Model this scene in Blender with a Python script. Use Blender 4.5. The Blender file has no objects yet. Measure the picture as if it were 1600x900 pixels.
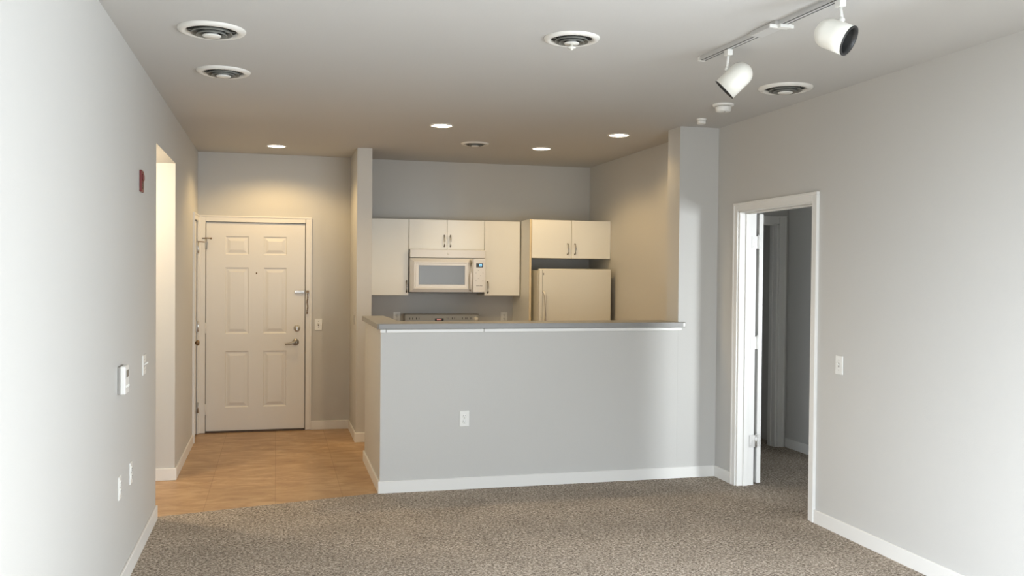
import bpy, bmesh, math
from mathutils import Matrix, Vector

C = bpy.context.scene.collection
SC = bpy.context.scene

# ------------------------------------------------------------------ camera
cam_data = bpy.data.cameras.new('camera')
cam = bpy.data.objects.new('camera', cam_data); C.objects.link(cam)
cam_data.sensor_width = 36.0; cam_data.lens = 31.886; cam_data.clip_start = 0.02
M = Matrix(((0.9678294, -0.0042855, -0.2515709), (-0.2514551, 0.0183094, -0.9676958), (0.0087532, 0.9998232, 0.0166427))).to_4x4()
M.translation = Vector((0, 0, 1.5724))
cam.matrix_world = M
SC.camera = cam

# ------------------------------------------------------------------ light and exposure
SC.view_settings.view_transform = 'Standard'
SC.view_settings.look = 'None'
SC.view_settings.exposure = 0.0
SC.view_settings.gamma = 1.0
SC.view_settings.use_curve_mapping = False
try:
    SC.cycles.use_denoising = True
    SC.cycles.max_bounces = 12; SC.cycles.diffuse_bounces = 8
    SC.cycles.sample_clamp_indirect = 6.0
    SC.cycles.caustics_reflective = False; SC.cycles.caustics_refractive = False
except Exception:
    pass
world = bpy.data.worlds.new('sky'); SC.world = world; world.use_nodes = True
bg = world.node_tree.nodes['Background']
bg.inputs[0].default_value = (0.75, 0.86, 1.0, 1); bg.inputs[1].default_value = 1.0


def area_light(name, loc, look, w, h, power, col, spread=180):
    d = bpy.data.lights.new(name, 'AREA'); d.shape = 'RECTANGLE'; d.size = w; d.size_y = h
    d.energy = power; d.color = col; d.spread = math.radians(spread)
    o = bpy.data.objects.new(name, d); C.objects.link(o); o.location = loc
    o.rotation_euler = (Vector(look) - Vector(loc)).to_track_quat('-Z', 'Z').to_euler()
    return o


# daylight entering through the patio window behind the camera and the bedroom window, plus two added side lights
area_light('daylight_living_room', (2.15, -0.36, 1.12), (2.05, 1.0, 0.5), 1.9, 2.0, 80, (0.90, 0.96, 1.0), 160)
area_light('added_light_right', (3.36, 1.55, 1.15), (2.3, 1.55, 0.75), 2.2, 2.0, 212, (0.85, 0.94, 1.03), 170)  # unseen light on the right, added to brighten the left wall
area_light('added_light_left', (-.77, 1.35, 1.05), (0.3, 1.35, 0.15), 2.1, 2.0, 205, (0.86, 0.945, 1.04), 130)  # unseen light on the left, added to brighten the right wall low down
area_light('daylight_bedroom', (6.25, -0.52, 1.25), (3.45, 6.0, 1.1), 1.2, 1.7, 27, (0.92, 0.97, 1.0), 46)
LAMP_W = 38
LAMP_COL = (1.0, 0.685, 0.305)

# ------------------------------------------------------------------ dimensions
XL, XR, CZ = -0.732, 3.326, 2.71
YE, YK, YH = 9.20, 9.25, 6.44


# ------------------------------------------------------------------ materials
def mat(name, col, rough=0.5, metal=0.0, spec=0.5, var=0.04, vscale=6.0, bump=0.0, bscale=120.0, coat=0.0):
    m = bpy.data.materials.new(name); m.use_nodes = True
    nt = m.node_tree; b = nt.nodes['Principled BSDF']
    b.inputs['Roughness'].default_value = rough; b.inputs['Metallic'].default_value = metal
    b.inputs['Specular IOR Level'].default_value = spec
    b.inputs['Coat Weight'].default_value = coat
    tc = nt.nodes.new('ShaderNodeTexCoord')
    n = nt.nodes.new('ShaderNodeTexNoise'); n.inputs['Scale'].default_value = vscale; n.inputs['Detail'].default_value = 4
    r = nt.nodes.new('ShaderNodeMix'); r.data_type = 'RGBA'
    r.inputs[6].default_value = tuple(c * (1 - var) for c in col) + (1,)
    r.inputs[7].default_value = tuple(min(1, c * (1 + var)) for c in col) + (1,)
    nt.links.new(tc.outputs['Object'], n.inputs['Vector'])
    nt.links.new(n.outputs['Fac'], r.inputs[0]); nt.links.new(r.outputs[2], b.inputs['Base Color'])
    if bump:
        n2 = nt.nodes.new('ShaderNodeTexNoise'); n2.inputs['Scale'].default_value = bscale; n2.inputs['Detail'].default_value = 3
        bp = nt.nodes.new('ShaderNodeBump'); bp.inputs['Strength'].default_value = bump; bp.inputs['Distance'].default_value = 0.004
        nt.links.new(tc.outputs['Object'], n2.inputs['Vector'])
        nt.links.new(n2.outputs['Fac'], bp.inputs['Height']); nt.links.new(bp.outputs['Normal'], b.inputs['Normal'])
    return m


def emit(name, col, strength):
    m = bpy.data.materials.new(name); m.use_nodes = True
    b = m.node_tree.nodes['Principled BSDF']
    b.inputs['Base Color'].default_value = (0.8, 0.8, 0.8, 1)
    b.inputs['Emission Color'].default_value = tuple(col) + (1,); b.inputs['Emission Strength'].default_value = strength
    return m


PAINT = mat('grey_wall_paint', (0.56, 0.555, 0.535), 0.55, var=0.012, vscale=1.2, bump=0.12, bscale=160, spec=0.3)
CEIL = mat('ceiling_paint', (0.54, 0.535, 0.52), 0.75, var=0.01, vscale=1.0, bump=0.1, bscale=140, spec=0.2)
TRIM = mat('white_trim_paint', (0.78, 0.775, 0.75), 0.35, var=0.01)
DOORP = mat('white_door_paint', (0.76, 0.745, 0.71), 0.4, var=0.01)
PLATE = mat('white_plastic', (0.80, 0.80, 0.77), 0.3, var=0.01)
FIXT = mat('ivory_enamel', (0.80, 0.79, 0.73), 0.3, var=0.01)
VENT = mat('vent_white_enamel', (0.74, 0.73, 0.69), 0.4, var=0.01)
LOUV = mat('louver_duct_shade', (0.20, 0.20, 0.18), 0.5, var=0.02)  # white louvers darkened: shade inside the duct is put into the colour
BGRD = mat('grey_backguard_enamel', (0.40, 0.39, 0.36), 0.4, var=0.02)
SLOT = mat('dark_slot', (0.03, 0.03, 0.03), 0.6)
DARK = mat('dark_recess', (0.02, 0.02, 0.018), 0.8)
BLACK = mat('black_plastic', (0.015, 0.015, 0.015), 0.4)
CAB = mat('cream_laminate', (0.85, 0.845, 0.79), 0.4, var=0.02, vscale=3)
CABE = mat('cabinet_edge_band', (0.72, 0.60, 0.40), 0.45, var=0.05, vscale=8)
APPL = mat('appliance_white', (0.74, 0.72, 0.68), 0.3, var=0.01)
FRID = mat('fridge_pebbled_white', (0.76, 0.74, 0.66), 0.35, var=0.01, bump=0.05, bscale=300)
GASK = mat('grey_gasket', (0.30, 0.29, 0.27), 0.6)
STEEL = mat('brushed_steel', (0.62, 0.61, 0.59), 0.28, metal=1.0, var=0.04)
NICKEL = mat('satin_nickel', (0.42, 0.40, 0.37), 0.35, metal=1.0, var=0.04)
BRONZE = mat('aged_brass', (0.22, 0.15, 0.09), 0.4, metal=0.8, var=0.05)
BAR = mat('grey_laminate', (0.25, 0.245, 0.235), 0.4, var=0.04, vscale=30)
RED = mat('dark_red_plastic', (0.15, 0.018, 0.016), 0.4)
SCREEN = mat('microwave_window', (0.135, 0.14, 0.135), 0.22, var=0.06, vscale=3)
MARK = mat('grey_print', (0.28, 0.26, 0.24), 0.6)
THRESH = mat('dark_threshold', (0.08, 0.05, 0.035), 0.5)
RAIL = mat('track_rail_enamel', (0.55, 0.55, 0.54), 0.4, var=0.01)
LENS = emit('lamp_lens', (1.0, 0.90, 0.74), 14.0)
BLUE = emit('display_glow', (0.1, 0.55, 1.0), 1.6)
REDLED = emit('red_led', (1.0, 0.05, 0.03), 0.5)


def carpet_material():
    m = bpy.data.materials.new('carpet_pile'); m.use_nodes = True
    nt = m.node_tree; b = nt.nodes['Principled BSDF']
    b.inputs['Roughness'].default_value = 0.95; b.inputs['Specular IOR Level'].default_value = 0.1
    tc = nt.nodes.new('ShaderNodeTexCoord')
    n1 = nt.nodes.new('ShaderNodeTexNoise'); n1.inputs['Scale'].default_value = 70; n1.inputs['Detail'].default_value = 6; n1.inputs['Roughness'].default_value = 0.82; n1.inputs['Distortion'].default_value = 0.6
    n2 = nt.nodes.new('ShaderNodeTexNoise'); n2.inputs['Scale'].default_value = 2.2; n2.inputs['Detail'].default_value = 3
    n3 = nt.nodes.new('ShaderNodeTexVoronoi'); n3.inputs['Scale'].default_value = 140
    cr = nt.nodes.new('ShaderNodeValToRGB')
    e = cr.color_ramp.elements
    e[0].position = 0.39; e[0].color = (0.10, 0.080, 0.062, 1)
    e[1].position = 0.62; e[1].color = (0.76, 0.68, 0.585, 1)
    k = cr.color_ramp.elements.new(0.5); k.color = (0.36, 0.303, 0.245, 1)
    mx = nt.nodes.new('ShaderNodeMix'); mx.data_type = 'RGBA'; mx.blend_type = 'MULTIPLY'; mx.inputs[0].default_value = 1.0
    cr2 = nt.nodes.new('ShaderNodeValToRGB')
    cr2.color_ramp.elements[0].position = 0.3; cr2.color_ramp.elements[0].color = (0.86, 0.86, 0.86, 1)
    cr2.color_ramp.elements[1].position = 0.7; cr2.color_ramp.elements[1].color = (1.06, 1.06, 1.06, 1)
    for n in (n1, n2, n3): nt.links.new(tc.outputs['Object'], n.inputs['Vector'])
    nt.links.new(n1.outputs['Fac'], cr.inputs[0]); nt.links.new(n2.outputs['Fac'], cr2.inputs[0])
    nt.links.new(cr.outputs[0], mx.inputs[6]); nt.links.new(cr2.outputs[0], mx.inputs[7])
    nt.links.new(mx.outputs[2], b.inputs['Base Color'])
    add = nt.nodes.new('ShaderNodeMath'); add.operation = 'SUBTRACT'
    nt.links.new(n1.outputs['Fac'], add.inputs[0]); nt.links.new(n3.outputs['Distance'], add.inputs[1])
    bp = nt.nodes.new('ShaderNodeBump'); bp.inputs['Strength'].default_value = 0.5; bp.inputs['Distance'].default_value = 0.010
    nt.links.new(add.outputs[0], bp.inputs['Height']); nt.links.new(bp.outputs['Normal'], b.inputs['Normal'])
    return m


def vinyl_material():
    m = bpy.data.materials.new('vinyl_stone_tile'); m.use_nodes = True
    nt = m.node_tree; b = nt.nodes['Principled BSDF']
    b.inputs['Roughness'].default_value = 0.38; b.inputs['Specular IOR Level'].default_value = 0.35
    tc = nt.nodes.new('ShaderNodeTexCoord')
    mp = nt.nodes.new('ShaderNodeMapping'); mp.inputs['Scale'].default_value = (2.6, 5.5, 1.0); mp.inputs['Rotation'].default_value = (0, 0, .25)
    n1 = nt.nodes.new('ShaderNodeTexNoise'); n1.inputs['Scale'].default_value = 1.6; n1.inputs['Detail'].default_value = 7; n1.inputs['Roughness'].default_value = 0.62
    n1.inputs['Distortion'].default_value = 0.8
    cr = nt.nodes.new('ShaderNodeValToRGB'); e = cr.color_ramp.elements
    e[0].position = 0.28; e[0].color = (0.36, 0.21, 0.105, 1)
    e[1].position = 0.74; e[1].color = (0.62, 0.44, 0.26, 1)
    k = e.new(0.5); k.color = (0.47, 0.30, 0.16, 1)
    br = nt.nodes.new('ShaderNodeTexBrick'); br.offset = 0.0
    br.inputs['Scale'].default_value = 1.0; br.inputs['Brick Width'].default_value = 0.457; br.inputs['Row Height'].default_value = 0.457
    br.inputs['Mortar Size'].default_value = 0.0022; br.inputs['Mortar Smooth'].default_value = 0.4
    br.inputs['Color1'].default_value = (1, 1, 1, 1); br.inputs['Color2'].default_value = (0.90, 0.89, 0.87, 1); br.inputs['Mortar'].default_value = (0.68, 0.62, 0.55, 1)
    mx = nt.nodes.new('ShaderNodeMix'); mx.data_type = 'RGBA'; mx.blend_type = 'MULTIPLY'; mx.inputs[0].default_value = 1.0
    nt.links.new(tc.outputs['Object'], mp.inputs['Vector']); nt.links.new(mp.outputs[0], n1.inputs['Vector'])
    nt.links.new(tc.outputs['Object'], br.inputs['Vector'])
    nt.links.new(n1.outputs['Fac'], cr.inputs[0]); nt.links.new(cr.outputs[0], mx.inputs[6]); nt.links.new(br.outputs['Color'], mx.inputs[7])
    nt.links.new(mx.outputs[2], b.inputs['Base Color'])
    return m


# ------------------------------------------------------------------ mesh helpers
def box(bm, x0, x1, y0, y1, z0, z1, bev=0.0, seg=2):
    t = bmesh.new()
    bmesh.ops.create_cube(t, size=1.0)
    for v in t.verts:
        v.co = Vector(((x0 + x1) / 2 + v.co.x * (x1 - x0), (y0 + y1) / 2 + v.co.y * (y1 - y0), (z0 + z1) / 2 + v.co.z * (z1 - z0)))
    if bev:
        bmesh.ops.bevel(t, geom=list(t.edges), offset=bev, segments=seg, profile=0.5, affect='EDGES')
    merge(bm, t)
    return bm


def merge(bm, t, mtx=None):
    if mtx is not None:
        bmesh.ops.transform(t, matrix=mtx, verts=t.verts)
    me = bpy.data.meshes.new('tmp'); t.to_mesh(me); t.free(); bm.from_mesh(me); bpy.data.meshes.remove(me)


def axis_matrix(p0, d):
    q = Vector(d).normalized().to_track_quat('Z', 'Y')
    m = q.to_matrix().to_4x4(); m.translation = Vector(p0); return m


def lathe(bm, prof, p0=(0, 0, 0), d=(0, 0, 1), seg=48):
    """prof: (radius, height) pairs revolved about the axis d from p0; smooth surface."""
    t = bmesh.new(); rings = []
    for r, h in prof:
        if r < 1e-6:
            rings.append([t.verts.new((0, 0, h))])
        else:
            rings.append([t.verts.new((r * math.cos(2 * math.pi * i / seg), r * math.sin(2 * math.pi * i / seg), h)) for i in range(seg)])
    for a, b in zip(rings, rings[1:]):
        for i in range(seg):
            j = (i + 1) % seg
            f = [a[i % len(a)], a[j % len(a)], b[j % len(b)], b[i % len(b)]]
            f = list(dict.fromkeys(f))
            if len(f) >= 3:
                try: t.faces.new(f).smooth = True
                except ValueError: pass
    bmesh.ops.recalc_face_normals(t, faces=t.faces)
    merge(bm, t, axis_matrix(p0, d)); return bm


def cyl(bm, p0, p1, r, seg=20):
    h = (Vector(p1) - Vector(p0)).length
    c = min(r * 0.2, h * 0.2)
    return lathe(bm, [(0, 0), (r - c, 0), (r, c), (r, h - c), (r - c, h), (0, h)], p0, Vector(p1) - Vector(p0), seg)


def tube(bm, pts, r, seg=12):
    pts = [Vector(p) for p in pts]; t = bmesh.new(); rings = []
    for i, p in enumerate(pts):
        d = (pts[min(i + 1, len(pts) - 1)] - pts[max(i - 1, 0)]).normalized()
        m = axis_matrix(p, d)
        rr = r[i] if isinstance(r, (list, tuple)) else r
        rings.append([t.verts.new(m @ Vector((rr * math.cos(2 * math.pi * k / seg), rr * math.sin(2 * math.pi * k / seg), 0))) for k in range(seg)])
    for a, b in zip(rings, rings[1:]):
        for k in range(seg):
            f = t.faces.new((a[k], a[(k + 1) % seg], b[(k + 1) % seg], b[k])); f.smooth = True
    t.faces.new(rings[0][::-1]); t.faces.new(rings[-1])
    bmesh.ops.recalc_face_normals(t, faces=t.faces)
    merge(bm, t); return bm


def prism(bm, poly, z0, z1, bev=0.0):
    t = bmesh.new()
    f = t.faces.new([t.verts.new((x, y, z0)) for x, y in poly])
    r = bmesh.ops.extrude_face_region(t, geom=[f])
    bmesh.ops.translate(t, vec=(0, 0, z1 - z0), verts=[v for v in r['geom'] if isinstance(v, bmesh.types.BMVert)])
    bmesh.ops.recalc_face_normals(t, faces=t.faces)
    if bev:
        bmesh.ops.bevel(t, geom=list(t.edges), offset=bev, segments=2, profile=0.5, affect='EDGES')
    merge(bm, t); return bm


def B(): return bmesh.new()


def obj(name, bm, m, parent=None, label=None):
    """Link bm as ONE mesh object; coordinates are local to the parent."""
    me = bpy.data.meshes.new(name); bm.to_mesh(me); bm.free(); me.materials.append(m)
    o = bpy.data.objects.new(name, me); C.objects.link(o)
    if parent: o.parent = parent
    if label: o['label'] = label
    return o


def tag(o, label, cat=None, group=None, kind=None):
    o['label'] = label
    if cat: o['category'] = cat
    if group: o['group'] = group
    if kind: o['kind'] = kind
    return o


def thing(name, label, cat, loc=(0, 0, 0), rz=0, group=None, kind=None):
    o = bpy.data.objects.new(name, None); C.objects.link(o); o.empty_display_size = 0.1
    o.location = loc; o.rotation_euler = (0, 0, rz)
    return tag(o, label, cat, group, kind)


def dup(root, label, loc, rz=None, scale=None):
    r = root.copy(); C.objects.link(r); r.location = loc; r['label'] = label
    if rz is not None: r.rotation_euler = (0, 0, rz)
    if scale is not None: r.scale = scale
    for ch in list(root.children):
        c = ch.copy(); C.objects.link(c); c.parent = r
        for g in list(ch.children):
            d = g.copy(); C.objects.link(d); d.parent = c
    return r


def struct(name, bm, m, label, cat='structure'):
    return tag(obj(name, bm, m), label, cat, kind='structure')


# ------------------------------------------------------------------ floors and ceiling
b = B()
prism(b, [(-1.0, -1.2), (7.3, -1.2), (7.3, 9.4), (3.33, 9.4), (3.33, 6.5), (0.717, 6.5), (0.717, 6.452), (XL, 6.13), (-1.0, 6.07)], -0.04, 0.0)
struct('floor', b, carpet_material(), 'mottled grey brown carpet of the living room', 'floor')
b = B()
prism(b, [(XL, 6.13), (0.717, 6.452), (0.717, 6.5), (3.33, 6.5), (3.33, 9.4), (-2.2, 9.4), (-2.2, 5.8), (-1.0, 5.8), (-1.0, 6.07)], -0.04, -0.004)
struct('floor_entry', b, vinyl_material(), 'tan stone-patterned vinyl floor of the entry', 'floor')
b = B(); box(b, -2.3, 7.3, -1.3, 9.6, CZ, CZ + 0.12)
struct('ceiling', b, CEIL, 'flat grey white ceiling over living room, kitchen and entry', 'ceiling')
b = B(); box(b, -2.1, -0.882, 6.0, 7.3, 2.365, 2.45)
struct('ceiling_hall', b, CEIL, 'low ceiling inside the side hall', 'ceiling')

# ------------------------------------------------------------------ walls
b = B()
box(b, XL - .15, XL, -1.15, .25, 0, CZ); box(b, XL - .15, XL, .25, 2.45, 2.1, CZ); box(b, XL - .15, XL, .25, 2.45, 0, .03); box(b, XL - .15, XL, 2.45, 6.085, 0, CZ); box(b, XL - .15, XL, 6.085, 7.2, 2.367, CZ)
box(b, XL - .15, XL, 7.2, 8.70, 0, CZ); box(b, XL - .15, XL, 9.15, 9.35, 0, CZ)
box(b, XL - .15, XL, 8.70, 9.15, 2.05, CZ); box(b, XL - .15, XL - .06, 8.70, 9.15, 0, 2.05)
struct('wall_left', b, PAINT, 'long light grey left wall with an opening to the side hall', 'wall')
b = B()
box(b, -2.1, XL - .15, 7.2, 7.32, 0, 2.40); box(b, -2.1, XL - .15, 5.96, 6.085, 0, 2.40); box(b, -2.2, -2.1, 5.96, 7.32, 0, 2.40)
struct('wall_hall', b, PAINT, 'walls inside the side hall on the left', 'wall')
b = B()
box(b, XL - .15, -.662, YE, 9.36, 0, CZ); box(b, .281, .72, YE, 9.36, 0, CZ)
box(b, -.662, .281, YE, 9.36, 2.046, CZ); box(b, -.662, .281, YE + .065, 9.36, 0, 2.046)
box(b, .85, 3.4, YK, 9.36, 0, CZ)
struct('wall_back', b, PAINT, 'grey back wall of entry and kitchen', 'wall')
b = B(); box(b, .716, .853, 8.44, 9.36, 0, CZ)
struct('wall_divider', b, PAINT, 'narrow grey wall end between entry and kitchen', 'wall')
b = B(); box(b, 3.26, 3.40, 6.6, 9.36, 0, CZ)
struct('wall_kitchen', b, PAINT, 'kitchen side wall beyond the fridge', 'wall')
b = B(); box(b, 3.0, 3.34, YH, 6.66, 0, CZ)
struct('pillar', b, PAINT, 'grey full-height pillar at the right end of the half wall', 'wall')
b = B(); prism(b, [(.717, YH), (2.9995, YH), (2.9995, YH + .12), (.847, YH + .12), (.847, 7.586), (.717, 7.586)], 0, 1.165)
struct('wall_half', b, PAINT, 'grey half wall carrying the bar countertop', 'wall')
b = B()
box(b, XR, 3.45, -1.15, .4, 0, CZ); box(b, XR, 3.45, .4, 2.7, 2.2, CZ); box(b, XR, 3.45, .4, 2.7, 0, .08); box(b, XR, 3.45, 2.7, 5.13, 0, CZ); box(b, XR, 3.45, 6.11, 9.36, 0, CZ); box(b, XR, 3.45, 5.13, 6.11, 2.055, CZ)
struct('wall_right', b, PAINT, 'long light grey right wall with the bedroom doorway', 'wall')
b = B()
box(b, -.9, 1.15, -.5, -.34, 0, CZ); box(b, 3.15, 3.45, -.5, -.34, 0, CZ); box(b, 1.15, 3.15, -.5, -.34, 2.18, CZ); box(b, 1.15, 3.15, -.5, -.34, 0, .06)
struct('wall_rear', b, PAINT, 'window wall behind the viewer', 'wall')
b = B()
box(b, 3.45, 3.68, 7.4, 7.52, 0, CZ); box(b, 4.43, 4.54, 7.4, 7.52, 0, CZ); box(b, 3.68, 4.43, 7.4, 7.52, 2.04, CZ)
box(b, 4.53, 4.65, 6.2, 8.8, 0, CZ); box(b, 4.65, 7.2, 6.2, 6.32, 0, CZ); box(b, 3.45, 4.65, 8.8, 8.92, 0, CZ)
box(b, 7.1, 7.22, -.65, 6.32, 0, CZ); box(b, 3.56, 3.62, -.6, 3.2, 0, CZ); box(b, 3.44, 3.62, 3.14, 3.2, 0, CZ)
box(b, 3.45, 5.65, -.65, -.5, 0, CZ); box(b, 6.85, 7.22, -.65, -.5, 0, CZ); box(b, 5.65, 6.85, -.65, -.5, 2.1, CZ); box(b, 5.65, 6.85, -.65, -.5, 0, .4)
struct('wall_bedroom', b, PAINT, 'shaded walls seen through the bedroom doorway', 'wall')


# ------------------------------------------------------------------ baseboards
def base(bm, p0, p1, out, h=.085, t=.013):
    """baseboard along p0-p1 on the floor, thickness towards out"""
    (x0, y0), (x1, y1) = p0, p1
    box(bm, min(x0, x1, x0 + out[0] * t), max(x0, x1, x0 + out[0] * t), min(y0, y1, y0 + out[1] * t), max(y0, y1, y0 + out[1] * t), -.004, h, .003, 1)


b = B(); base(b, (XL, 2.45), (XL, 6.085), (1, 0)); base(b, (XL, 7.2), (XL, 8.655), (1, 0)); base(b, (-2.0, 7.2), (XL + .013, 7.2), (0, -1), .088)
struct('baseboard_left', b, TRIM, 'white baseboard along the left wall and hall opening', 'baseboard')
b = B(); base(b, (XR, 2.7), (XR, 5.08), (-1, 0)); base(b, (XR, 6.176), (XR, YH), (-1, 0))
struct('baseboard_right', b, TRIM, 'white baseboard along the right wall', 'baseboard')
b = B(); base(b, (.704, YH), (XR, YH), (0, -1)); base(b, (.717, YH), (.717, 7.586), (-1, 0)); base(b, (.704, 7.586), (.847, 7.586), (0, 1))
struct('baseboard_half', b, TRIM, 'white baseboard around the half wall', 'baseboard')
b = B(); base(b, (.338, YE), (.716, YE), (0, -1)); base(b, (.716, 8.44), (.716, YE), (-1, 0)); base(b, (.703, 8.44), (.853, 8.44), (0, -1))
struct('baseboard_back', b, TRIM, 'white baseboard beside the entry door and wall end', 'baseboard')
b = B(); base(b, (4.53, 6.2), (4.53, 7.4), (-1, 0))
struct('baseboard_bedroom', b, TRIM, 'baseboard in the dim hall through the bedroom doorway', 'baseboard')


# ------------------------------------------------------------------ doors
def panel_slab(bm, x0, x1, z0, z1, y, thick, panels):
    """six-panel door leaf whose front (towards -y) carries moulded recesses"""
    xs = sorted({x0, x1} | {a for p in panels for a in p[:2]}); zs = sorted({z0, z1} | {a for p in panels for a in p[2:]})
    t = bmesh.new()
    def quad(a, b_, c, d): t.faces.new([t.verts.new(v) for v in (a, b_, c, d)])
    for i in range(len(xs) - 1):
        for j in range(len(zs) - 1):
            a, b_, c, d = xs[i], xs[i + 1], zs[j], zs[j + 1]
            if any(abs(p[0] - a) < 1e-6 and abs(p[1] - b_) < 1e-6 and abs(p[2] - c) < 1e-6 and abs(p[3] - d) < 1e-6 for p in panels):
                loops = []
                for ins, dep in ((0, 0), (.010, .009), (.020, .009), (.046, .001)):
                    loops.append([(a + ins, y + dep, c + ins), (b_ - ins, y + dep, c + ins), (b_ - ins, y + dep, d - ins), (a + ins, y + dep, d - ins)])
                for l0, l1 in zip(loops, loops[1:]):
                    for k in range(4):
                        quad(l0[k], l0[(k + 1) % 4], l1[(k + 1) % 4], l1[k])
                quad(*loops[-1])
            else:
                quad((a, y, c), (b_, y, c), (b_, y, d), (a, y, d))
    bmesh.ops.remove_doubles(t, verts=t.verts, dist=1e-5)
    bmesh.ops.recalc_face_normals(t, faces=t.faces)
    if sum(f.normal.y for f in t.faces) > 0: bmesh.ops.reverse_faces(t, faces=t.faces)
    merge(bm, t)
    s = bmesh.new()   # edges and back of the leaf
    P = [(x0, z0), (x1, z0), (x1, z1), (x0, z1)]
    for k in range(4):
        (ax, az), (bx, bz) = P[k], P[(k + 1) % 4]
        s.faces.new([s.verts.new(v) for v in ((ax, y, az), (ax, y + thick, az), (bx, y + thick, bz), (bx, y, bz))])
    s.faces.new([s.verts.new((x, y + thick, z)) for x, z in P])
    merge(bm, s)
    return bm


def casing_profile(bm, a0, a1, ztop, w, t, put):
    """flat casing with a raised back band round an opening a0..a1; put() places (along, out, z) boxes"""
    for lo, hi in ((a0 - w, a0), (a1, a1 + w)):
        put(bm, lo + .003, hi - (.003 if lo == a1 else 0), 0, t, 0, ztop + w - .003)
    put(bm, a0 + .0005, a1 - .0005, 0, t, ztop, ztop + w - .0035)
    put(bm, a0 - w, a0 - w + .016, -.002, t + .006, 0, ztop + w - .0165); put(bm, a1 + w - .016, a1 + w, -.002, t + .006, 0, ztop + w - .0165)
    put(bm, a0 - w, a1 + w, -.002, t + .006, ztop + w - .016, ztop + w)


# front door -------------------------------------------------------
d1 = thing('door_1', 'cream six-panel entry door with lever handle and deadbolt', 'door', (0, 0, 0), kind='structure')
b = B(); casing_profile(b, -.660, .279, 2.042, .060, .014, lambda m, a, c, o0, o1, z0, z1: box(m, a, c, YE - o1, YE - o0, z0, z1, .002, 1))
obj('door_casing', b, DOORP, d1)
b = B(); panel_slab(b, -.655, .274, .014, 2.036, YE + .008, .045,
    [(-.479, -.259, 1.727, 1.905), (-.121, .100, 1.727, 1.905), (-.479, -.259, .957, 1.602), (-.121, .100, .957, 1.602), (-.479, -.259, .240, .788), (-.121, .100, .240, .788)])
leaf = obj('door_leaf', b, DOORP, d1)
b = B(); box(b, -.66, .279, YE - .01, YE + .06, -.003, .009, .002, 1); obj('threshold', b, THRESH, d1, 'dark threshold strip')
b = B(); lathe(b, [(0, .009), (.012, .009), (.016, .004), (.031, .002), (.033, 0)], (.200, YE + .008, 1.006), (0, -1, 0)); box(b, .194, .206, YE - .020, YE + .0, .984, 1.028, .003)
obj('deadbolt', b, STEEL, leaf, 'round chrome deadbolt')
b = B(); lathe(b, [(0, .030), (.012, .030), (.014, .012), (.030, .008), (.033, 0)], (.188, YE + .008, .870), (0, -1, 0))
tube(b, [(.188, YE - .035, .870), (.17, YE - .042, .868), (.14, YE - .040, .858), (.11, YE - .038, .852), (.088, YE - .030, .852)], [.012, .012, .010, .009, .007])
tube(b, [(.188, YE, .870), (.188, YE - .04, .870)], .011)
obj('lever_handle', b, NICKEL, leaf, 'satin lever handle')
b = B(); lathe(b, [(0, .004), (.005, .005), (.008, 0)], (-.187, YE + .008, 1.548), (0, -1, 0)); obj('peephole', b, BRONZE, leaf, 'tiny dark peephole')
b = B(); box(b, .176, .268, YE - .006, YE + .008, 1.354, 1.380, .003); box(b, .190, .262, YE - .014, YE - .006, 1.362, 1.372, .003)
obj('door_guard', b, STEEL, leaf, 'silver slide plate of the door chain')
b = B(); box(b, .288, .313, YE - .030, YE - .014, 1.352, 1.382, .004)
for k in range(12):
    z = 1.348 - k * .0155; lathe(b, [(.0, .0), (.006, .002), (.007, .007), (.005, .013), (.0, .0145)], (.299 + .003 * math.sin(k), YE - .022, z - .0145), (0, 0, 1), 10)
box(b, .288, .304, YE - .03, YE - .016, 1.148, 1.164, .003)
obj('door_chain', b, BRONZE, d1, 'brass chain hanging on the casing')
for z in (1.823, 1.016, .228):
    b = B(); cyl(b, (-.659, YE - .008, z - .052), (-.659, YE - .008, z + .052), .008, 12); box(b, -.672, -.646, YE - .004, YE + .004, z - .05, z + .05, .001, 1)
    h = obj('hinge', b, DOORP if z < 1.8 else NICKEL, d1)
    if z > 1.8:
        b = B(); tube(b, [(-.690, YE - .014, z + .056), (-.655, YE - .016, z + .058), (-.612, YE - .030, z + .056)], .005, 8); cyl(b, (-.614, YE - .030, z + .056), (-.602, YE - .034, z + .055), .009, 10)
        obj('hinge_pin_stop', b, BRONZE, h, 'dark hinge-pin door stop')

# closet door on the left wall --------------------------------------
d2 = thing('door_2', 'narrow cream closet door on the left wall next to the entry door', 'door', (0, 0, 0), kind='structure')
b = B(); casing_profile(b, 8.715, 9.135, 2.042, .058, .014, lambda m, a, c, o0, o1, z0, z1: box(m, XL + o0, XL + o1, a, min(c, YE - .001), z0, z1, .002, 1))
obj('door_casing', b, DOORP, d2)
b = B(); box(b, XL - .045, XL - .006, 8.72, 9.13, .012, 2.036, .002, 1); leaf2 = obj('door_leaf', b, DOORP, d2)
b = B(); lathe(b, [(0, .058), (.018, .056), (.027, .044), (.024, .032), (.011, .022), (.010, .008), (.026, .005), (.028, 0)], (XL - .006, 8.775, .905), (1, 0, 0), 24); obj('knob', b, BRONZE, leaf2, 'round dark brass knob')
for z, mm in ((1.785, STEEL), (1.035, STEEL), (.255, NICKEL)):
    b = B(); cyl(b, (XL + .010, 9.133, z - .05), (XL + .010, 9.133, z + .05), .009, 12); box(b, XL - .004, XL + .004, 9.112, 9.148, z - .05, z + .05, .001, 1)
    h = obj('hinge', b, mm, d2, 'metal hinge')
    if z > 1.7:
        b = B(); tube(b, [(XL + .008, 9.125, z + .058), (XL + .035, 9.115, z + .058), (XL + .070, 9.10, z + .056)], .005, 8); obj('hinge_pin_stop', b, BRONZE, h, 'dark hinge-pin door stop')

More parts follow.
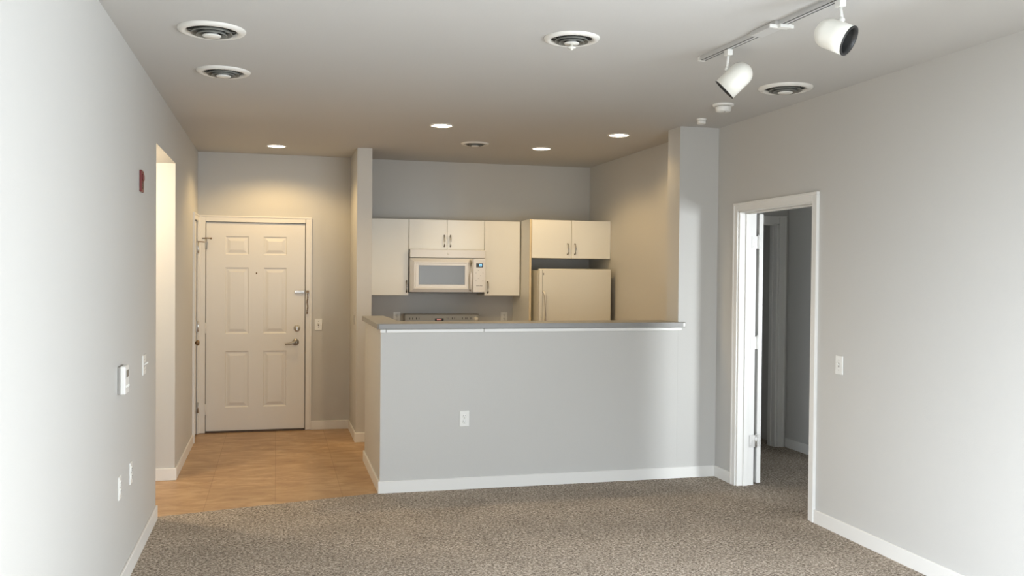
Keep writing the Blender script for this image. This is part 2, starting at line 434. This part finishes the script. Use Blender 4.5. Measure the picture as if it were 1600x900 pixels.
# bedroom door ------------------------------------------------------
d3 = thing('door_3', 'white bedroom doorway with its door swung fully open behind the wall', 'door', (0, 0, 0), kind='structure')
b = B(); casing_profile(b, 5.138, 6.102, 2.043, .062, .014, lambda m, a, c, o0, o1, z0, z1: box(m, XR - o1, XR - o0, a, c, z0, z1, .002, 1))
obj('door_casing', b, TRIM, d3)
b = B(); box(b, XR - .002, 3.463, 6.09, 6.112, 0, 2.055, .002, 1); box(b, XR - .002, 3.463, 5.128, 5.15, 0, 2.055, .002, 1); box(b, XR - .002, 3.463, 5.128, 6.112, 2.035, 2.057, .002, 1)
box(b, 3.372, 3.408, 6.079, 6.09, 0, 2.035, .002, 1); box(b, 3.372, 3.408, 5.15, 5.161, 0, 2.035, .002, 1); box(b, 3.372, 3.408, 5.15, 6.09, 2.024, 2.035, .002, 1)
obj('door_frame', b, TRIM, d3)
b = B(); box(b, 3.492, 3.527, 6.10, 7.02, .012, 2.03, .002, 1); lf3 = obj('door_leaf', b, TRIM, d3)
for z, mm in ((1.815, TRIM), (1.066, TRIM), (.330, STEEL)):
    b = B(); box(b, 3.424, 3.470, 6.0865, 6.0915, z - .046, z + .046, .001, 1); box(b, 3.486, 3.521, 6.0955, 6.1015, z - .046, z + .046, .001, 1)
    cyl(b, (3.478, 6.087, z - .048), (3.478, 6.087, z + .048), .008, 14); lathe(b, [(0, .009), (.005, .008), (.007, .003), (.005, 0)], (3.478, 6.087, z + .048), (0, 0, 1), 12)
    for dz in (-.03, 0, .03):
        for xx, yy in ((3.442, 6.0865), (3.506, 6.0955)):
            lathe(b, [(0, .001), (.003, .001), (.004, 0)], (xx + (.004 if dz == 0 else -.004), yy, z + dz), (0, -1, 0), 10)
    obj('hinge', b, mm, d3, 'bare metal hinge' if mm is STEEL else 'painted white hinge')

# inner doorway beyond the bedroom door
d4 = thing('door_4', 'dim inner doorway seen through the open bedroom door', 'doorway', (0, 0, 0), kind='structure')
b = B(); casing_profile(b, 3.688, 4.432, 2.04, .072, .014, lambda m, a, c, o0, o1, z0, z1: box(m, a, c, 7.4 - o1, 7.4 - o0, z0, z1, .002, 1)); obj('door_casing', b, TRIM, d4)
b = B(); box(b, 4.415, 4.435, 7.398, 7.525, 0, 2.045, .002, 1); box(b, 3.675, 3.695, 7.398, 7.525, 0, 2.045, .002, 1); box(b, 3.675, 4.435, 7.398, 7.525, 2.03, 2.05, .002, 1)
box(b, 4.404, 4.415, 7.455, 7.49, 0, 2.03, .002, 1); obj('door_frame', b, TRIM, d4)

# ------------------------------------------------------------------ bar countertop
b = B()
prism(b, [(.690, 6.425), (.702, 6.410), (3.050, 6.410), (3.050, 6.438), (2.998, 6.438), (2.998, 6.740), (.930, 6.740), (.888, 6.800), (.872, 7.600), (.690, 7.600)], 1.1665, 1.205, .003)
bar = tag(obj('bar_countertop', b, BAR), 'grey laminate bar countertop on the half wall', 'countertop')
b = B(); box(b, 3.029, 3.045, 6.4085, 6.412, 1.172, 1.196, .001, 1); obj('end_patch', b, PLATE, bar, 'small bare white patch at the end of the edge')
b = B()
for x0, x1 in ((.712, .752), (.7545, 1.462), (1.4645, 3.026)): box(b, x0, x1, 6.426, YH, 1.140, 1.165, .003, 1)
struct('trim_1', b, TRIM, 'thin white trim strip under the bar countertop', 'trim')


# ------------------------------------------------------------------ wall plates
def outlet(label, loc, rz, group='duplex wall outlets'):
    t = thing('wall_outlet', label, 'outlet', loc, rz, group)
    b = B(); box(b, -.0355, .0355, -.006, .0005, -.057, .057, .003); obj('cover_plate', b, PLATE, t)
    for z in (.0195, -.0195):
        b = B(); lathe(b, [(0, .0085), (.0145, .0085), (.0165, .0075), (.0168, .005)], (0, 0, z), (0, -1, 0), 28); r = obj('receptacle', b, PLATE, t)
        b = B(); box(b, -.0075, -.0053, -.0092, -.006, z - .001, z + .008); box(b, .0053, .0075, -.0092, -.006, z + .0005, z + .008)
        cyl(b, (0, -.006, z - .0075), (0, -.0092, z - .0075), .0026, 10); obj('plug_slot', b, SLOT, r, 'dark plug slots')
    b = B(); lathe(b, [(0, .0075), (.003, .007), (.0035, .006)], (0, 0, 0), (0, -1, 0), 12); obj('screw', b, NICKEL, t)
    return t


o1 = outlet('white duplex outlet on the front of the grey half wall', (1.325, YH, .512), 0)
dup(o1, 'nearer of the two low outlets on the left wall', (XL, 4.71, .516), math.pi / 2)
dup(o1, 'farther of the two low outlets on the left wall', (XL, 5.055, .513), math.pi / 2)
dup(o1, 'outlet on kitchen backsplash left of the range', (1.192, YK, 1.109), 0)
dup(o1, 'outlet on kitchen backsplash right of the range', (2.320, YK, 1.107), 0)


def toggle_switch(label, loc, rz, gangs=1, up=True):
    t = thing('light_switch', label, 'light switch', loc, rz, 'toggle light switches')
    w = .036 + .023 * (gangs - 1)
    b = B(); box(b, -w, w, -.006, .0005, -.057, .057, .003); obj('cover_plate', b, PLATE, t)
    for g in range(gangs):
        x = (g - (gangs - 1) / 2) * .046
        b = B(); box(b, x - .006, x + .006, -.0068, -.005, -.013, .013); obj('toggle_slot', b, MARK, t, 'narrow grey slot')
        b = B(); s = 1 if up else -1
        tube(b, [(x, -.004, 0), (x, -.012, .005 * s), (x, -.021, .011 * s)], [.005, .0045, .0038], 8); obj('toggle', b, PLATE, t)
        for z in (.030, -.030):
            b = lathe(B(), [(0, .0075), (.003, .007), (.0035, .006)], (x, 0, z), (0, -1, 0), 10); obj('screw', b, NICKEL, t)
    return t


toggle_switch('white light switch on the right wall beside the bedroom doorway', (XR, 4.84, 1.028), -math.pi / 2)
toggle_switch('light switch right of the cream entry door', (.407, YE, 1.043), 0)
toggle_switch('white two-gang switch on the left wall beside the thermostat', (XL, 5.54, 1.03), math.pi / 2, 2)

t = thing('wall_plate', 'slim beige plate on the entry side of the narrow dividing wall', 'wall plate', (.716, 8.64, 1.115), -math.pi / 2)
b = B(); box(b, -.036, .036, -.005, .0005, -.092, .092, .002); obj('cover_plate', b, PAINT, t)
b = B(); box(b, -.012, .012, -.007, -.004, -.045, .045, .001); obj('insert', b, MARK, t, 'narrow dark insert')

# thermostat
t = thing('thermostat', 'white thermostat box on the left wall', 'thermostat', (XL, 4.715, 1.040), math.pi / 2)
b = B(); box(b, -.062, .062, -.012, .0005, -.066, .066, .003); obj('back_plate', b, GASK, t, 'grey back plate')
b = B(); box(b, -.060, .060, -.036, -.011, -.068, .068, .006, 3); obj('housing', b, PLATE, t)
b = B(); box(b, -.030, .030, -.0375, -.035, .012, .046, .001, 1); obj('display', b, SCREEN, t, 'small grey display')
b = B()
for x in (-.03, 0, .03): box(b, x - .008, x + .008, -.041, -.035, -.036, -.026, .002)
obj('buttons', b, PLATE, t)

# fire alarm on the left wall
t = thing('fire_alarm', 'dark red fire alarm device high on the left wall', 'fire alarm', (XL, 5.40, 2.063), math.pi / 2)
b = B(); box(b, -.045, .045, -.013, .0005, -.060, .060, .005, 3); obj('housing', b, RED, t)
b = B(); box(b, -.028, .028, -.019, -.012, .004, .038, .004); obj('strobe_lens', b, RED, t)
b = B()
for k in range(5): box(b, -.026, .026, -.0145, -.012, -.046 + k * .009, -.042 + k * .009, .001, 1)
obj('sounder_grille', b, BLACK, t, 'dark sounder grille')


# ------------------------------------------------------------------ ceiling vents
def vent(label, loc, r):
    t = thing('ceiling_vent', label, 'ceiling vent', loc, 0, 'round ceiling air diffusers')
    s = r / .152
    L = lambda prof: lathe(B(), [(a * s, h * s) for a, h in prof], (0, 0, 0), (0, 0, -1), 72)
    obj('outer_ring', L([(.152, -.002), (.152, .003), (.147, .010), (.132, .016), (.121, .015), (.113, .006), (.110, -.004), (.114, -.004), (.120, .008), (.133, .010), (.146, .002), (.152, -.002)]), VENT, t)
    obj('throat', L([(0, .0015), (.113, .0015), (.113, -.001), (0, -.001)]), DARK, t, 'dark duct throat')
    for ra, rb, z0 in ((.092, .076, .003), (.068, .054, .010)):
        obj('louver', L([(rb, z0), (ra - .004, z0 + .017), (ra, z0 + .018), (ra + .001, z0 + .016), (rb + .003, z0 - .001), (rb, z0)]), LOUV, t, 'inner louver with duct shade in its grey')
    obj('center_disc', L([(.012, .004), (.024, .016), (.040, .026), (.042, .029), (.038, .033), (.0, .035)]), VENT, t)
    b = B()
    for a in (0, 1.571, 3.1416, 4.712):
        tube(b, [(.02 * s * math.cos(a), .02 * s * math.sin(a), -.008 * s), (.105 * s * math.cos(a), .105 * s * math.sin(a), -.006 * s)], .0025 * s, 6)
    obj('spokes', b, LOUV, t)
    return t


v = vent('nearer of the two round ceiling vents by the left wall', (-.300, 4.530, CZ), .156)
dup(v, 'farther of the two round ceiling vents by the left wall', (-.297, 5.455, CZ), 0, (.96, .96, .96))
dup(v, 'round ceiling vent behind the spotlights near the right wall', (2.983, 4.928, CZ), 0, (1.04, 1.04, 1.04))
dup(v, 'small round ceiling vent over the kitchen between recessed lamps', (1.690, 7.84, CZ), 0, (.80, .80, .80))
v3 = dup(v, 'middle ceiling vent with a knob hanging from its center', (1.378, 4.195, CZ), 0, (.87, .87, .87))
b = B(); lathe(b, [(0, .034), (.008, .036), (.008, .048), (.024, .050), (.024, .055), (.010, .058), (.006, .066), (0, .067)], (0, 0, 0), (0, 0, -1), 24)
obj('center_knob', b, FIXT, v3, 'pale knob under the center disc')


# ------------------------------------------------------------------ recessed lamps
def lamp(label, loc, power=LAMP_W):
    t = thing('recessed_light', label, 'ceiling lamp', loc, 0, 'recessed ceiling lamps')
    obj('trim_ring', lathe(B(), [(.094, -.002), (.094, .002), (.090, .006), (.082, .007), (.077, .003), (.077, -.002), (.094, -.002)], (0, 0, 0), (0, 0, -1), 56), VENT, t)
    obj('lens', lathe(B(), [(0, .0035), (.077, .0025), (.077, -.001), (0, -.001)], (0, 0, 0), (0, 0, -1), 56), LENS, t, 'glowing warm white lens')
    d = bpy.data.lights.new('lamp_glow', 'SPOT'); d.energy = power; d.color = LAMP_COL; d.spot_size = math.radians(150); d.spot_blend = .45; d.shadow_soft_size = .06
    o = bpy.data.objects.new('lamp_glow', d); C.objects.link(o); o.parent = t; o.location = (0, 0, -.03)
    return t


lamp('recessed lamp over the entry in front of the cream door', (-.003, 8.557, CZ))
lamp('recessed lamp nearest above the left part of the bar countertop', (1.235, 6.961, CZ))
lamp('recessed lamp deep in the kitchen before the fridge cabinet', (2.337, 7.965, CZ), LAMP_W * .75)
lamp('recessed lamp nearest the full-height pillar', (2.713, 6.998, CZ), LAMP_W * .32)
# the side hall's own lamp, behind the left wall
d = bpy.data.lights.new('hall_lamp', 'POINT'); d.energy = 42; d.color = (1.0, .80, .54); d.shadow_soft_size = .08
o = bpy.data.objects.new('hall_lamp', d); C.objects.link(o); o.location = (-1.35, 6.55, 2.22)

# ------------------------------------------------------------------ smoke detector, small ceiling sensor
t = thing('smoke_detector', 'white round smoke detector on the ceiling near the pillar', 'smoke detector', (2.885, 5.53, CZ))
obj('base', lathe(B(), [(.070, -.001), (.070, .008), (.066, .013), (.052, .014), (0, .014)], (0, 0, 0), (0, 0, -1), 48), PLATE, t)
obj('vent_gap', lathe(B(), [(.049, .013), (.049, .019), (0, .019)], (0, 0, 0), (0, 0, -1), 48), MARK, t, 'dark ventilation gap')
obj('cover', lathe(B(), [(0, .018), (.053, .018), (.054, .024), (.050, .044), (.044, .050), (0, .052)], (0, 0, 0), (0, 0, -1), 48), PLATE, t)
b = B(); lathe(b, [(0, .054), (.006, .054), (.007, .051)], (0, -.02, 0), (0, 0, -1), 14); obj('test_button', b, MARK, t, 'small grey test button')
t = thing('ceiling_sensor', 'small white round sensor on the ceiling next to the pillar top', 'sensor', (3.005, 6.095, CZ))
obj('base', lathe(B(), [(.036, -.001), (.036, .008), (.033, .011), (0, .011)], (0, 0, 0), (0, 0, -1), 36), PLATE, t)
obj('cap', lathe(B(), [(0, .010), (.033, .010), (.033, .032), (.029, .036), (0, .037)], (0, 0, 0), (0, 0, -1), 36), PLATE, t)

# ------------------------------------------------------------------ track lighting
tr = thing('lighting_track', 'white ceiling track carrying two spotlights', 'lighting track', (2.185, 3.60, CZ), math.atan2(-.05, 1.1) * -1)
tr.rotation_euler = (0, 0, .045)
b = B()
y0, y1 = -1.3, .76
box(b, -.018, .018, y0, y1, -.006, .0005); box(b, -.018, -.0155, y0, y1, -.021, -.005); box(b, .0155, .018, y0, y1, -.021, -.005); box(b, -.0065, .0065, y0, y1, -.0215, -.005)
obj('rail', b, RAIL, tr)
for x in (-.011, .011):
    b = B(); box(b, x - .0045, x + .0045, y0, y1 - .004, -.0195, -.0055); obj('conductor_slot', b, DARK, tr, 'dark conductor slot')
b = B(); box(b, -.019, .019, y1 - .005, y1 + .015, -.0222, .0005, .002); obj('end_cap', b, PLATE, tr)
b = B(); box(b, -.034, .034, .04, .25, -.0225, .0005, .004); fb = obj('power_feed_box', b, RAIL, tr)
b = B(); prism(b, [(-.062, .040), (-.022, .040), (-.022, .020), (.034, .020), (.034, .026), (.052, .026), (.052, .034), (.034, .034), (.034, .056), (-.040, .056), (-.040, .050), (-.062, .050)], -.034, -.018, .001); obj('feed_clip', b, PLATE, fb, 'white connector clip')


def spotlight(label, top, pivot, axis, knuckle_t, ln=.165, r=.060):
    """top: where the adapter sits in the track; pivot: stem end; axis: dome-to-mouth direction"""
    t = thing('track_spotlight', label, 'spotlight', top, 0, 'track spotlights')
    top = Vector(top); P = Vector(pivot) - top; a = Vector(axis).normalized()
    b = B(); box(b, -.014, .014, -.020, .020, -.030, 0, .003); obj('adapter', b, PLATE, t)
    b = B(); tube(b, [(0, 0, -.03), P * .55 + Vector((0, 0, -.01)), P], .0065, 12); lathe(b, [(0, -.012), (.009, -.011), (.0115, 0), (.009, .011), (0, .012)], P, a.cross(Vector((0, 0, 1))), 16); obj('stem', b, PLATE, t)
    up = (Vector((0, 0, 1)) - a * a.z).normalized()
    ctr = P - up * (r + .006)            # point on the shade's axis under the knuckle
    start = ctr - a * knuckle_t          # dome tip
    prof = [(0, 0)] + [(r * math.sin(q), r * (1 - math.cos(q))) for q in [i * math.pi / 24 for i in range(1, 13)]] + [(r, ln * .6), (r + .001, ln), (r - .003, ln)]
    prof += [(r - .003, ln * .55), (r - .010, ln * .42), (r * .5, ln * .30), (0, ln * .29)]
    sh = obj('lamp_shade', lathe(B(), prof, start, a, 56), FIXT, t)
    obj('baffle', lathe(B(), [(r + .0015, ln - .002), (r + .0015, ln + .002), (r - .007, ln + .0015), (r - .009, ln - .02), (r - .010, ln * .5), (r - .014, ln * .5), (r - .006, ln - .012), (r + .0015, ln - .002)], start, a, 56), BLACK, sh, 'black stepped baffle inside the mouth')
    obj('bulb', lathe(B(), [(0, ln * .36), (.018, ln * .38), (.040, ln * .58), (.044, ln * .66), (.040, ln * .70), (0, ln * .72)], start, a, 40), PLATE, sh, 'unlit reflector bulb')
    return t


spotlight('white spotlight at the far end of the track with its mouth turned left', (2.163, 4.10, CZ - .0222), (2.166, 4.118, 2.595), (-.62, .40, -.70), .086)
spotlight('white spotlight at the near end of the track showing its black-rimmed mouth', (2.202, 3.235, CZ - .0222), (2.204, 3.225, 2.605), (.54, -.73, -.47), .083, .150)


# ------------------------------------------------------------------ kitchen cabinets
def pull(bm, x, y, z0, z1):
    zc = (z0 + z1) / 2
    tube(bm, [(x, y, z0 + .004), (x, y - .020, z0 + .012), (x, y - .026, zc), (x, y - .020, z1 - .012), (x, y, z1 - .004)], [.0065, .006, .0065, .006, .0065], 10)
    for z in (z0 + .003, z1 - .003): lathe(bm, [(0, .004), (.008, .004), (.009, 0)], (x, y, z), (0, -1, 0), 12)


def cabinet(label, x0, x1, yf, yb, z0, z1, pulls, doors=1):
    t = thing('wall_cabinet', label, 'cabinet', ((x0 + x1) / 2, yb, z0), 0, 'cream kitchen wall cabinets')
    L = t.location
    b = B(); box(b, x0 + .001 - L.x, x1 - .001 - L.x, yf + .021 - L.y, -.0005, 0, z1 - z0, .001, 1); obj('body', b, CAB, t)
    w = (x1 - x0) / doors
    for k in range(doors):
        b = B(); box(b, x0 + k * w + .0022 - L.x, x0 + (k + 1) * w - .0022 - L.x, yf - L.y, yf + .0195 - L.y, -.002, z1 - z0 - .002, .002, 2); dr = obj('door', b, CAB, t)
        px, pa, pb = pulls[k]
        b = B(); pull(b, px - L.x, yf - L.y, pa - L.z, pb - L.z); obj('handle', b, NICKEL, dr, 'nickel arched pull')
    return t


yc = 8.92
cabinet('cream wall cabinet left of the microwave', .855, 1.264, yc, YK, 1.345, 2.095, [(1.243, 1.374, 1.486)])
cabinet('low cream two-door cabinet right above the microwave', 1.265, 2.028, yc, YK, 1.800, 2.095, [(1.620, 1.830, 1.940), (1.681, 1.830, 1.940)], 2)
cabinet('cream wall cabinet right of the microwave', 2.029, 2.400, yc, YK, 1.345, 2.095, [(2.066, 1.366, 1.482)])
cabinet('cream two-door cabinet above the fridge', 2.432, 3.259, 8.60, YK, 1.724, 2.100, [(2.805, 1.760, 1.868), (2.880, 1.760, 1.868)], 2)
t = thing('cabinet_end_panel', 'tall cream panel standing left of the fridge', 'panel', (2.421, YK, 0))
b = B(); box(b, -.009, .009, 8.606 - YK, 0, -.003, 2.102); obj('board', b, CAB, t)
b = B(); box(b, -.0095, .0095, 8.600 - YK, 8.6065 - YK, -.003, 2.1025, .001, 1); obj('edge_band', b, CABE, t, 'warm wood-toned front edge')

# ------------------------------------------------------------------ microwave
mx0, mx1, my = 1.268, 2.027, 8.86
t = thing('microwave', 'white over-the-range microwave under the two-door cabinet', 'microwave', (1.6475, YK, 1.372))
L = t.location
def lb(bm, x0, x1, y0, y1, z0, z1, bev=0.0, seg=2): return box(bm, x0 - L.x, x1 - L.x, y0 - L.y, y1 - L.y, z0 - L.z, z1 - L.z, bev, seg)
b = lb(B(), mx0 + .004, mx1 - .004, my + .03, YK - .001, 1.380, 1.798, .002); obj('body', b, GASK, t, 'grey steel body')
b = lb(B(), mx0 + .002, mx1 - .002, my + .035, YK - .005, 1.366, 1.382, .002); obj('underside', b, BLACK, t, 'black underside')
b = lb(B(), mx0, mx1, my, my + .032, 1.716, 1.797, .004); grille = obj('vent_hood_strip', b, APPL, t)
b = B(); lathe(b, [(0, .0012), (.010, .001), (.011, 0)], (1.648 - L.x, my - L.y, 1.757 - L.z), (0, -1, 0), 24); lb(b, 1.634, 1.662, my - .001, my + .001, 1.748, 1.7505); obj('emblem', b, VENT, grille, 'faint round emblem')
# door with sloped frame round the window
dx0, dx1, dz0, dz1 = mx0, 1.898, 1.376, 1.710
q = bmesh.new()
loops = []
for (a, c, e, f, y) in ((dx0, dx1, dz0, dz1, my + .03), (dx0, dx1, dz0, dz1, my + .008), (dx0 + .038, dx1 - .052, dz0 + .034, dz1 - .034, my - .014), (dx0 + .052, dx1 - .060, dz0 + .046, dz1 - .046, my - .013),
                        (dx0 + .056, dx1 - .066, dz0 + .050, dz1 - .050, my - .009), (dx0 + .084, dx1 - .080, dz0 + .072, dz1 - .070, my - .009), (dx0 + .088, dx1 - .084, dz0 + .076, dz1 - .074, my - .003)):
    loops.append([q.verts.new((x - L.x, y - L.y, z - L.z)) for x, z in ((a, e), (c, e), (c, f), (a, f))])
for l0, l1 in zip(loops, loops[1:]):
    for k in range(4): q.faces.new((l0[k], l0[(k + 1) % 4], l1[(k + 1) % 4], l1[k]))
bmesh.ops.recalc_face_normals(q, faces=q.faces)
mdoor = obj('door', q, APPL, t)
b = lb(B(), dx0 + .086, dx1 - .082, my - .006, my + .002, dz0 + .074, dz1 - .072); obj('window', b, SCREEN, mdoor, 'grey tinted window')
b = B(); tube(b, [(1.872 - L.x, my - L.y, 1.690 - L.z), (1.872 - L.x, my - .030 - L.y, 1.672 - L.z), (1.872 - L.x, my - .036 - L.y, 1.543 - L.z), (1.872 - L.x, my - .030 - L.y, 1.414 - L.z), (1.872 - L.x, my - L.y, 1.396 - L.z)], [.013, .013, .015, .013, .013], 14); obj('handle', b, APPL, mdoor)
b = lb(B(), 1.902, mx1, my, my + .031, dz0, dz1, .003); panel = obj('control_panel', b, APPL, t)
b = lb(B(), 1.932, 2.002, my - .001, my + .002, 1.624, 1.666, .001, 1); obj('display', b, BLACK, panel, 'black display window')
b = B()
for x in (1.962, 1.972, 1.983):
    lb(b, x, x + .006, my - .0016, my, 1.655, 1.657); lb(b, x, x + .006, my - .0016, my, 1.634, 1.636); lb(b, x + .005, x + .0068, my - .0016, my, 1.634, 1.657); lb(b, x, x + .0018, my - .0016, my, 1.645, 1.657); lb(b, x, x + .006, my - .0016, my, 1.6445, 1.6465)
obj('clock_digits', b, BLUE, panel, 'glowing blue clock digits')
for r_ in range(5):
    for c_ in range(4):
        if r_ == 0 and c_ in (0, 2): continue
        b = lb(B(), 1.926 + c_ * .0235, 1.926 + c_ * .0235 + .010, my - .0008, my + .001, 1.592 - r_ * .026, 1.5955 - r_ * .026)
        obj('keypad_key', b, MARK if (r_ + c_) % 3 == 1 else VENT, panel)
b = B()
for k in range(2):
    for j in range(5): lb(b, 1.934 + k * .034 + j * .0060, 1.934 + k * .034 + j * .0060 + .0045, my - .0008, my + .001, 1.436, 1.443)
obj('panel_lettering', b, MARK, panel, 'tiny grey lettering')

# ------------------------------------------------------------------ fridge
t = thing('refrigerator', 'white top-freezer fridge below the two-door cabinet', 'refrigerator', (2.835, 8.85, -.004))
L = t.location
b = lb(B(), 2.468, 3.203, 8.505, 9.20, .03, 1.600, .004); obj('body', b, FRID, t)
b = lb(B(), 2.475, 3.196, 8.492, 8.507, .06, 1.598); obj('gasket', b, GASK, t, 'grey door gasket')
for nm, z0, z1, hz0, hz1 in (('freezer_door', 1.055, 1.615, 1.075, 1.400), ('fridge_door', .07, 1.045, .62, 1.03)):
    b = lb(B(), 2.466, 3.204, 8.430, 8.493, z0, z1, .010, 4); dr = obj(nm, b, FRID, t)
    b = lb(B(), 2.494, 2.497, 8.4285, 8.432, z0 + .01, z1 - .01); obj('edge_groove', b, MARK, dr, 'thin dark vertical groove')
    b = B(); X, Y = 2.520 - L.x, 8.430 - L.y
    tube(b, [(X - .016, Y + .004, hz1 - L.z), (X - .010, Y - .022, hz1 - .02 - L.z), (X, Y - .036, hz1 - .05 - L.z), (X, Y - .036, hz0 + .04 - L.z), (X, Y, hz0 - L.z)], [.010, .010, .011, .011, .010], 12); obj('handle', b, APPL, dr)
b = lb(B(), 2.500, 2.512, 8.4280, 8.432, 1.556, 1.574, .001, 1); lb(b, 2.503, 2.509, 8.4272, 8.43, 1.561, 1.569); obj('badge', b, MARK, t, 'small grey square badge')
b = lb(B(), 2.49, 3.18, 8.52, 9.15, .0, .035); obj('base_grille', b, BLACK, t, 'black base')

# ------------------------------------------------------------------ range
t = thing('range', 'white electric range whose control panel shows above the bar countertop', 'range', (1.636, 8.95, -.004))
L = t.location
b = lb(B(), 1.257, 2.015, 8.60, 9.22, .03, .905, .003); obj('body', b, APPL, t)
b = lb(B(), 1.255, 2.017, 8.585, 9.22, .903, .925, .005); obj('cooktop', b, BLACK, t, 'black glass cooktop')
b = lb(B(), 1.262, 2.010, 8.565, 8.602, .20, .86, .006); od = obj('oven_door', b, APPL, t)
b = B(); tube(b, [(1.32 - L.x, 8.565 - L.y, .80 - L.z), (1.32 - L.x, 8.52 - L.y, .80 - L.z), (1.95 - L.x, 8.52 - L.y, .80 - L.z), (1.95 - L.x, 8.565 - L.y, .80 - L.z)], .012, 12); obj('handle', b, APPL, od)
b = lb(B(), 1.257, 2.015, 9.10, 9.22, .92, 1.138, .004); bg_ = obj('backguard', b, BGRD, t, 'grey control backguard')
b = lb(B(), 1.255, 2.017, 9.096, 9.222, 1.136, 1.148, .003); obj('top_trim', b, GASK, bg_, 'grey metal top trim')
b = lb(B(), 1.560, 1.650, 9.0975, 9.101, 1.078, 1.104, .001, 1); obj('display', b, BLACK, bg_, 'dark clock display')
b = B()
for x in (1.580, 1.596, 1.616): lb(b, x, x + .010, 9.0965, 9.099, 1.086, 1.100)
obj('clock_digits', b, REDLED, bg_, 'red clock digits')
for x in (1.302, 1.330, 1.367, 1.395, 1.682, 1.700, 1.735, 1.760, 1.841, 1.874, 1.890, 1.930):
    b = lb(B(), x, x + .006, 9.0985, 9.101, 1.092, 1.112); obj('dial_mark', b, SLOT, bg_, 'dark dial mark')
for x in (1.33, 1.40, 1.88, 1.985):
    b = B(); lathe(b, [(0, .028), (.016, .027), (.019, .020), (.020, .004), (.025, 0)], (x - L.x, 9.10 - L.y, 1.050 - L.z if x < 1.98 else 1.095 - L.z), (0, -1, 0), 24); obj('knob', b, APPL, bg_)
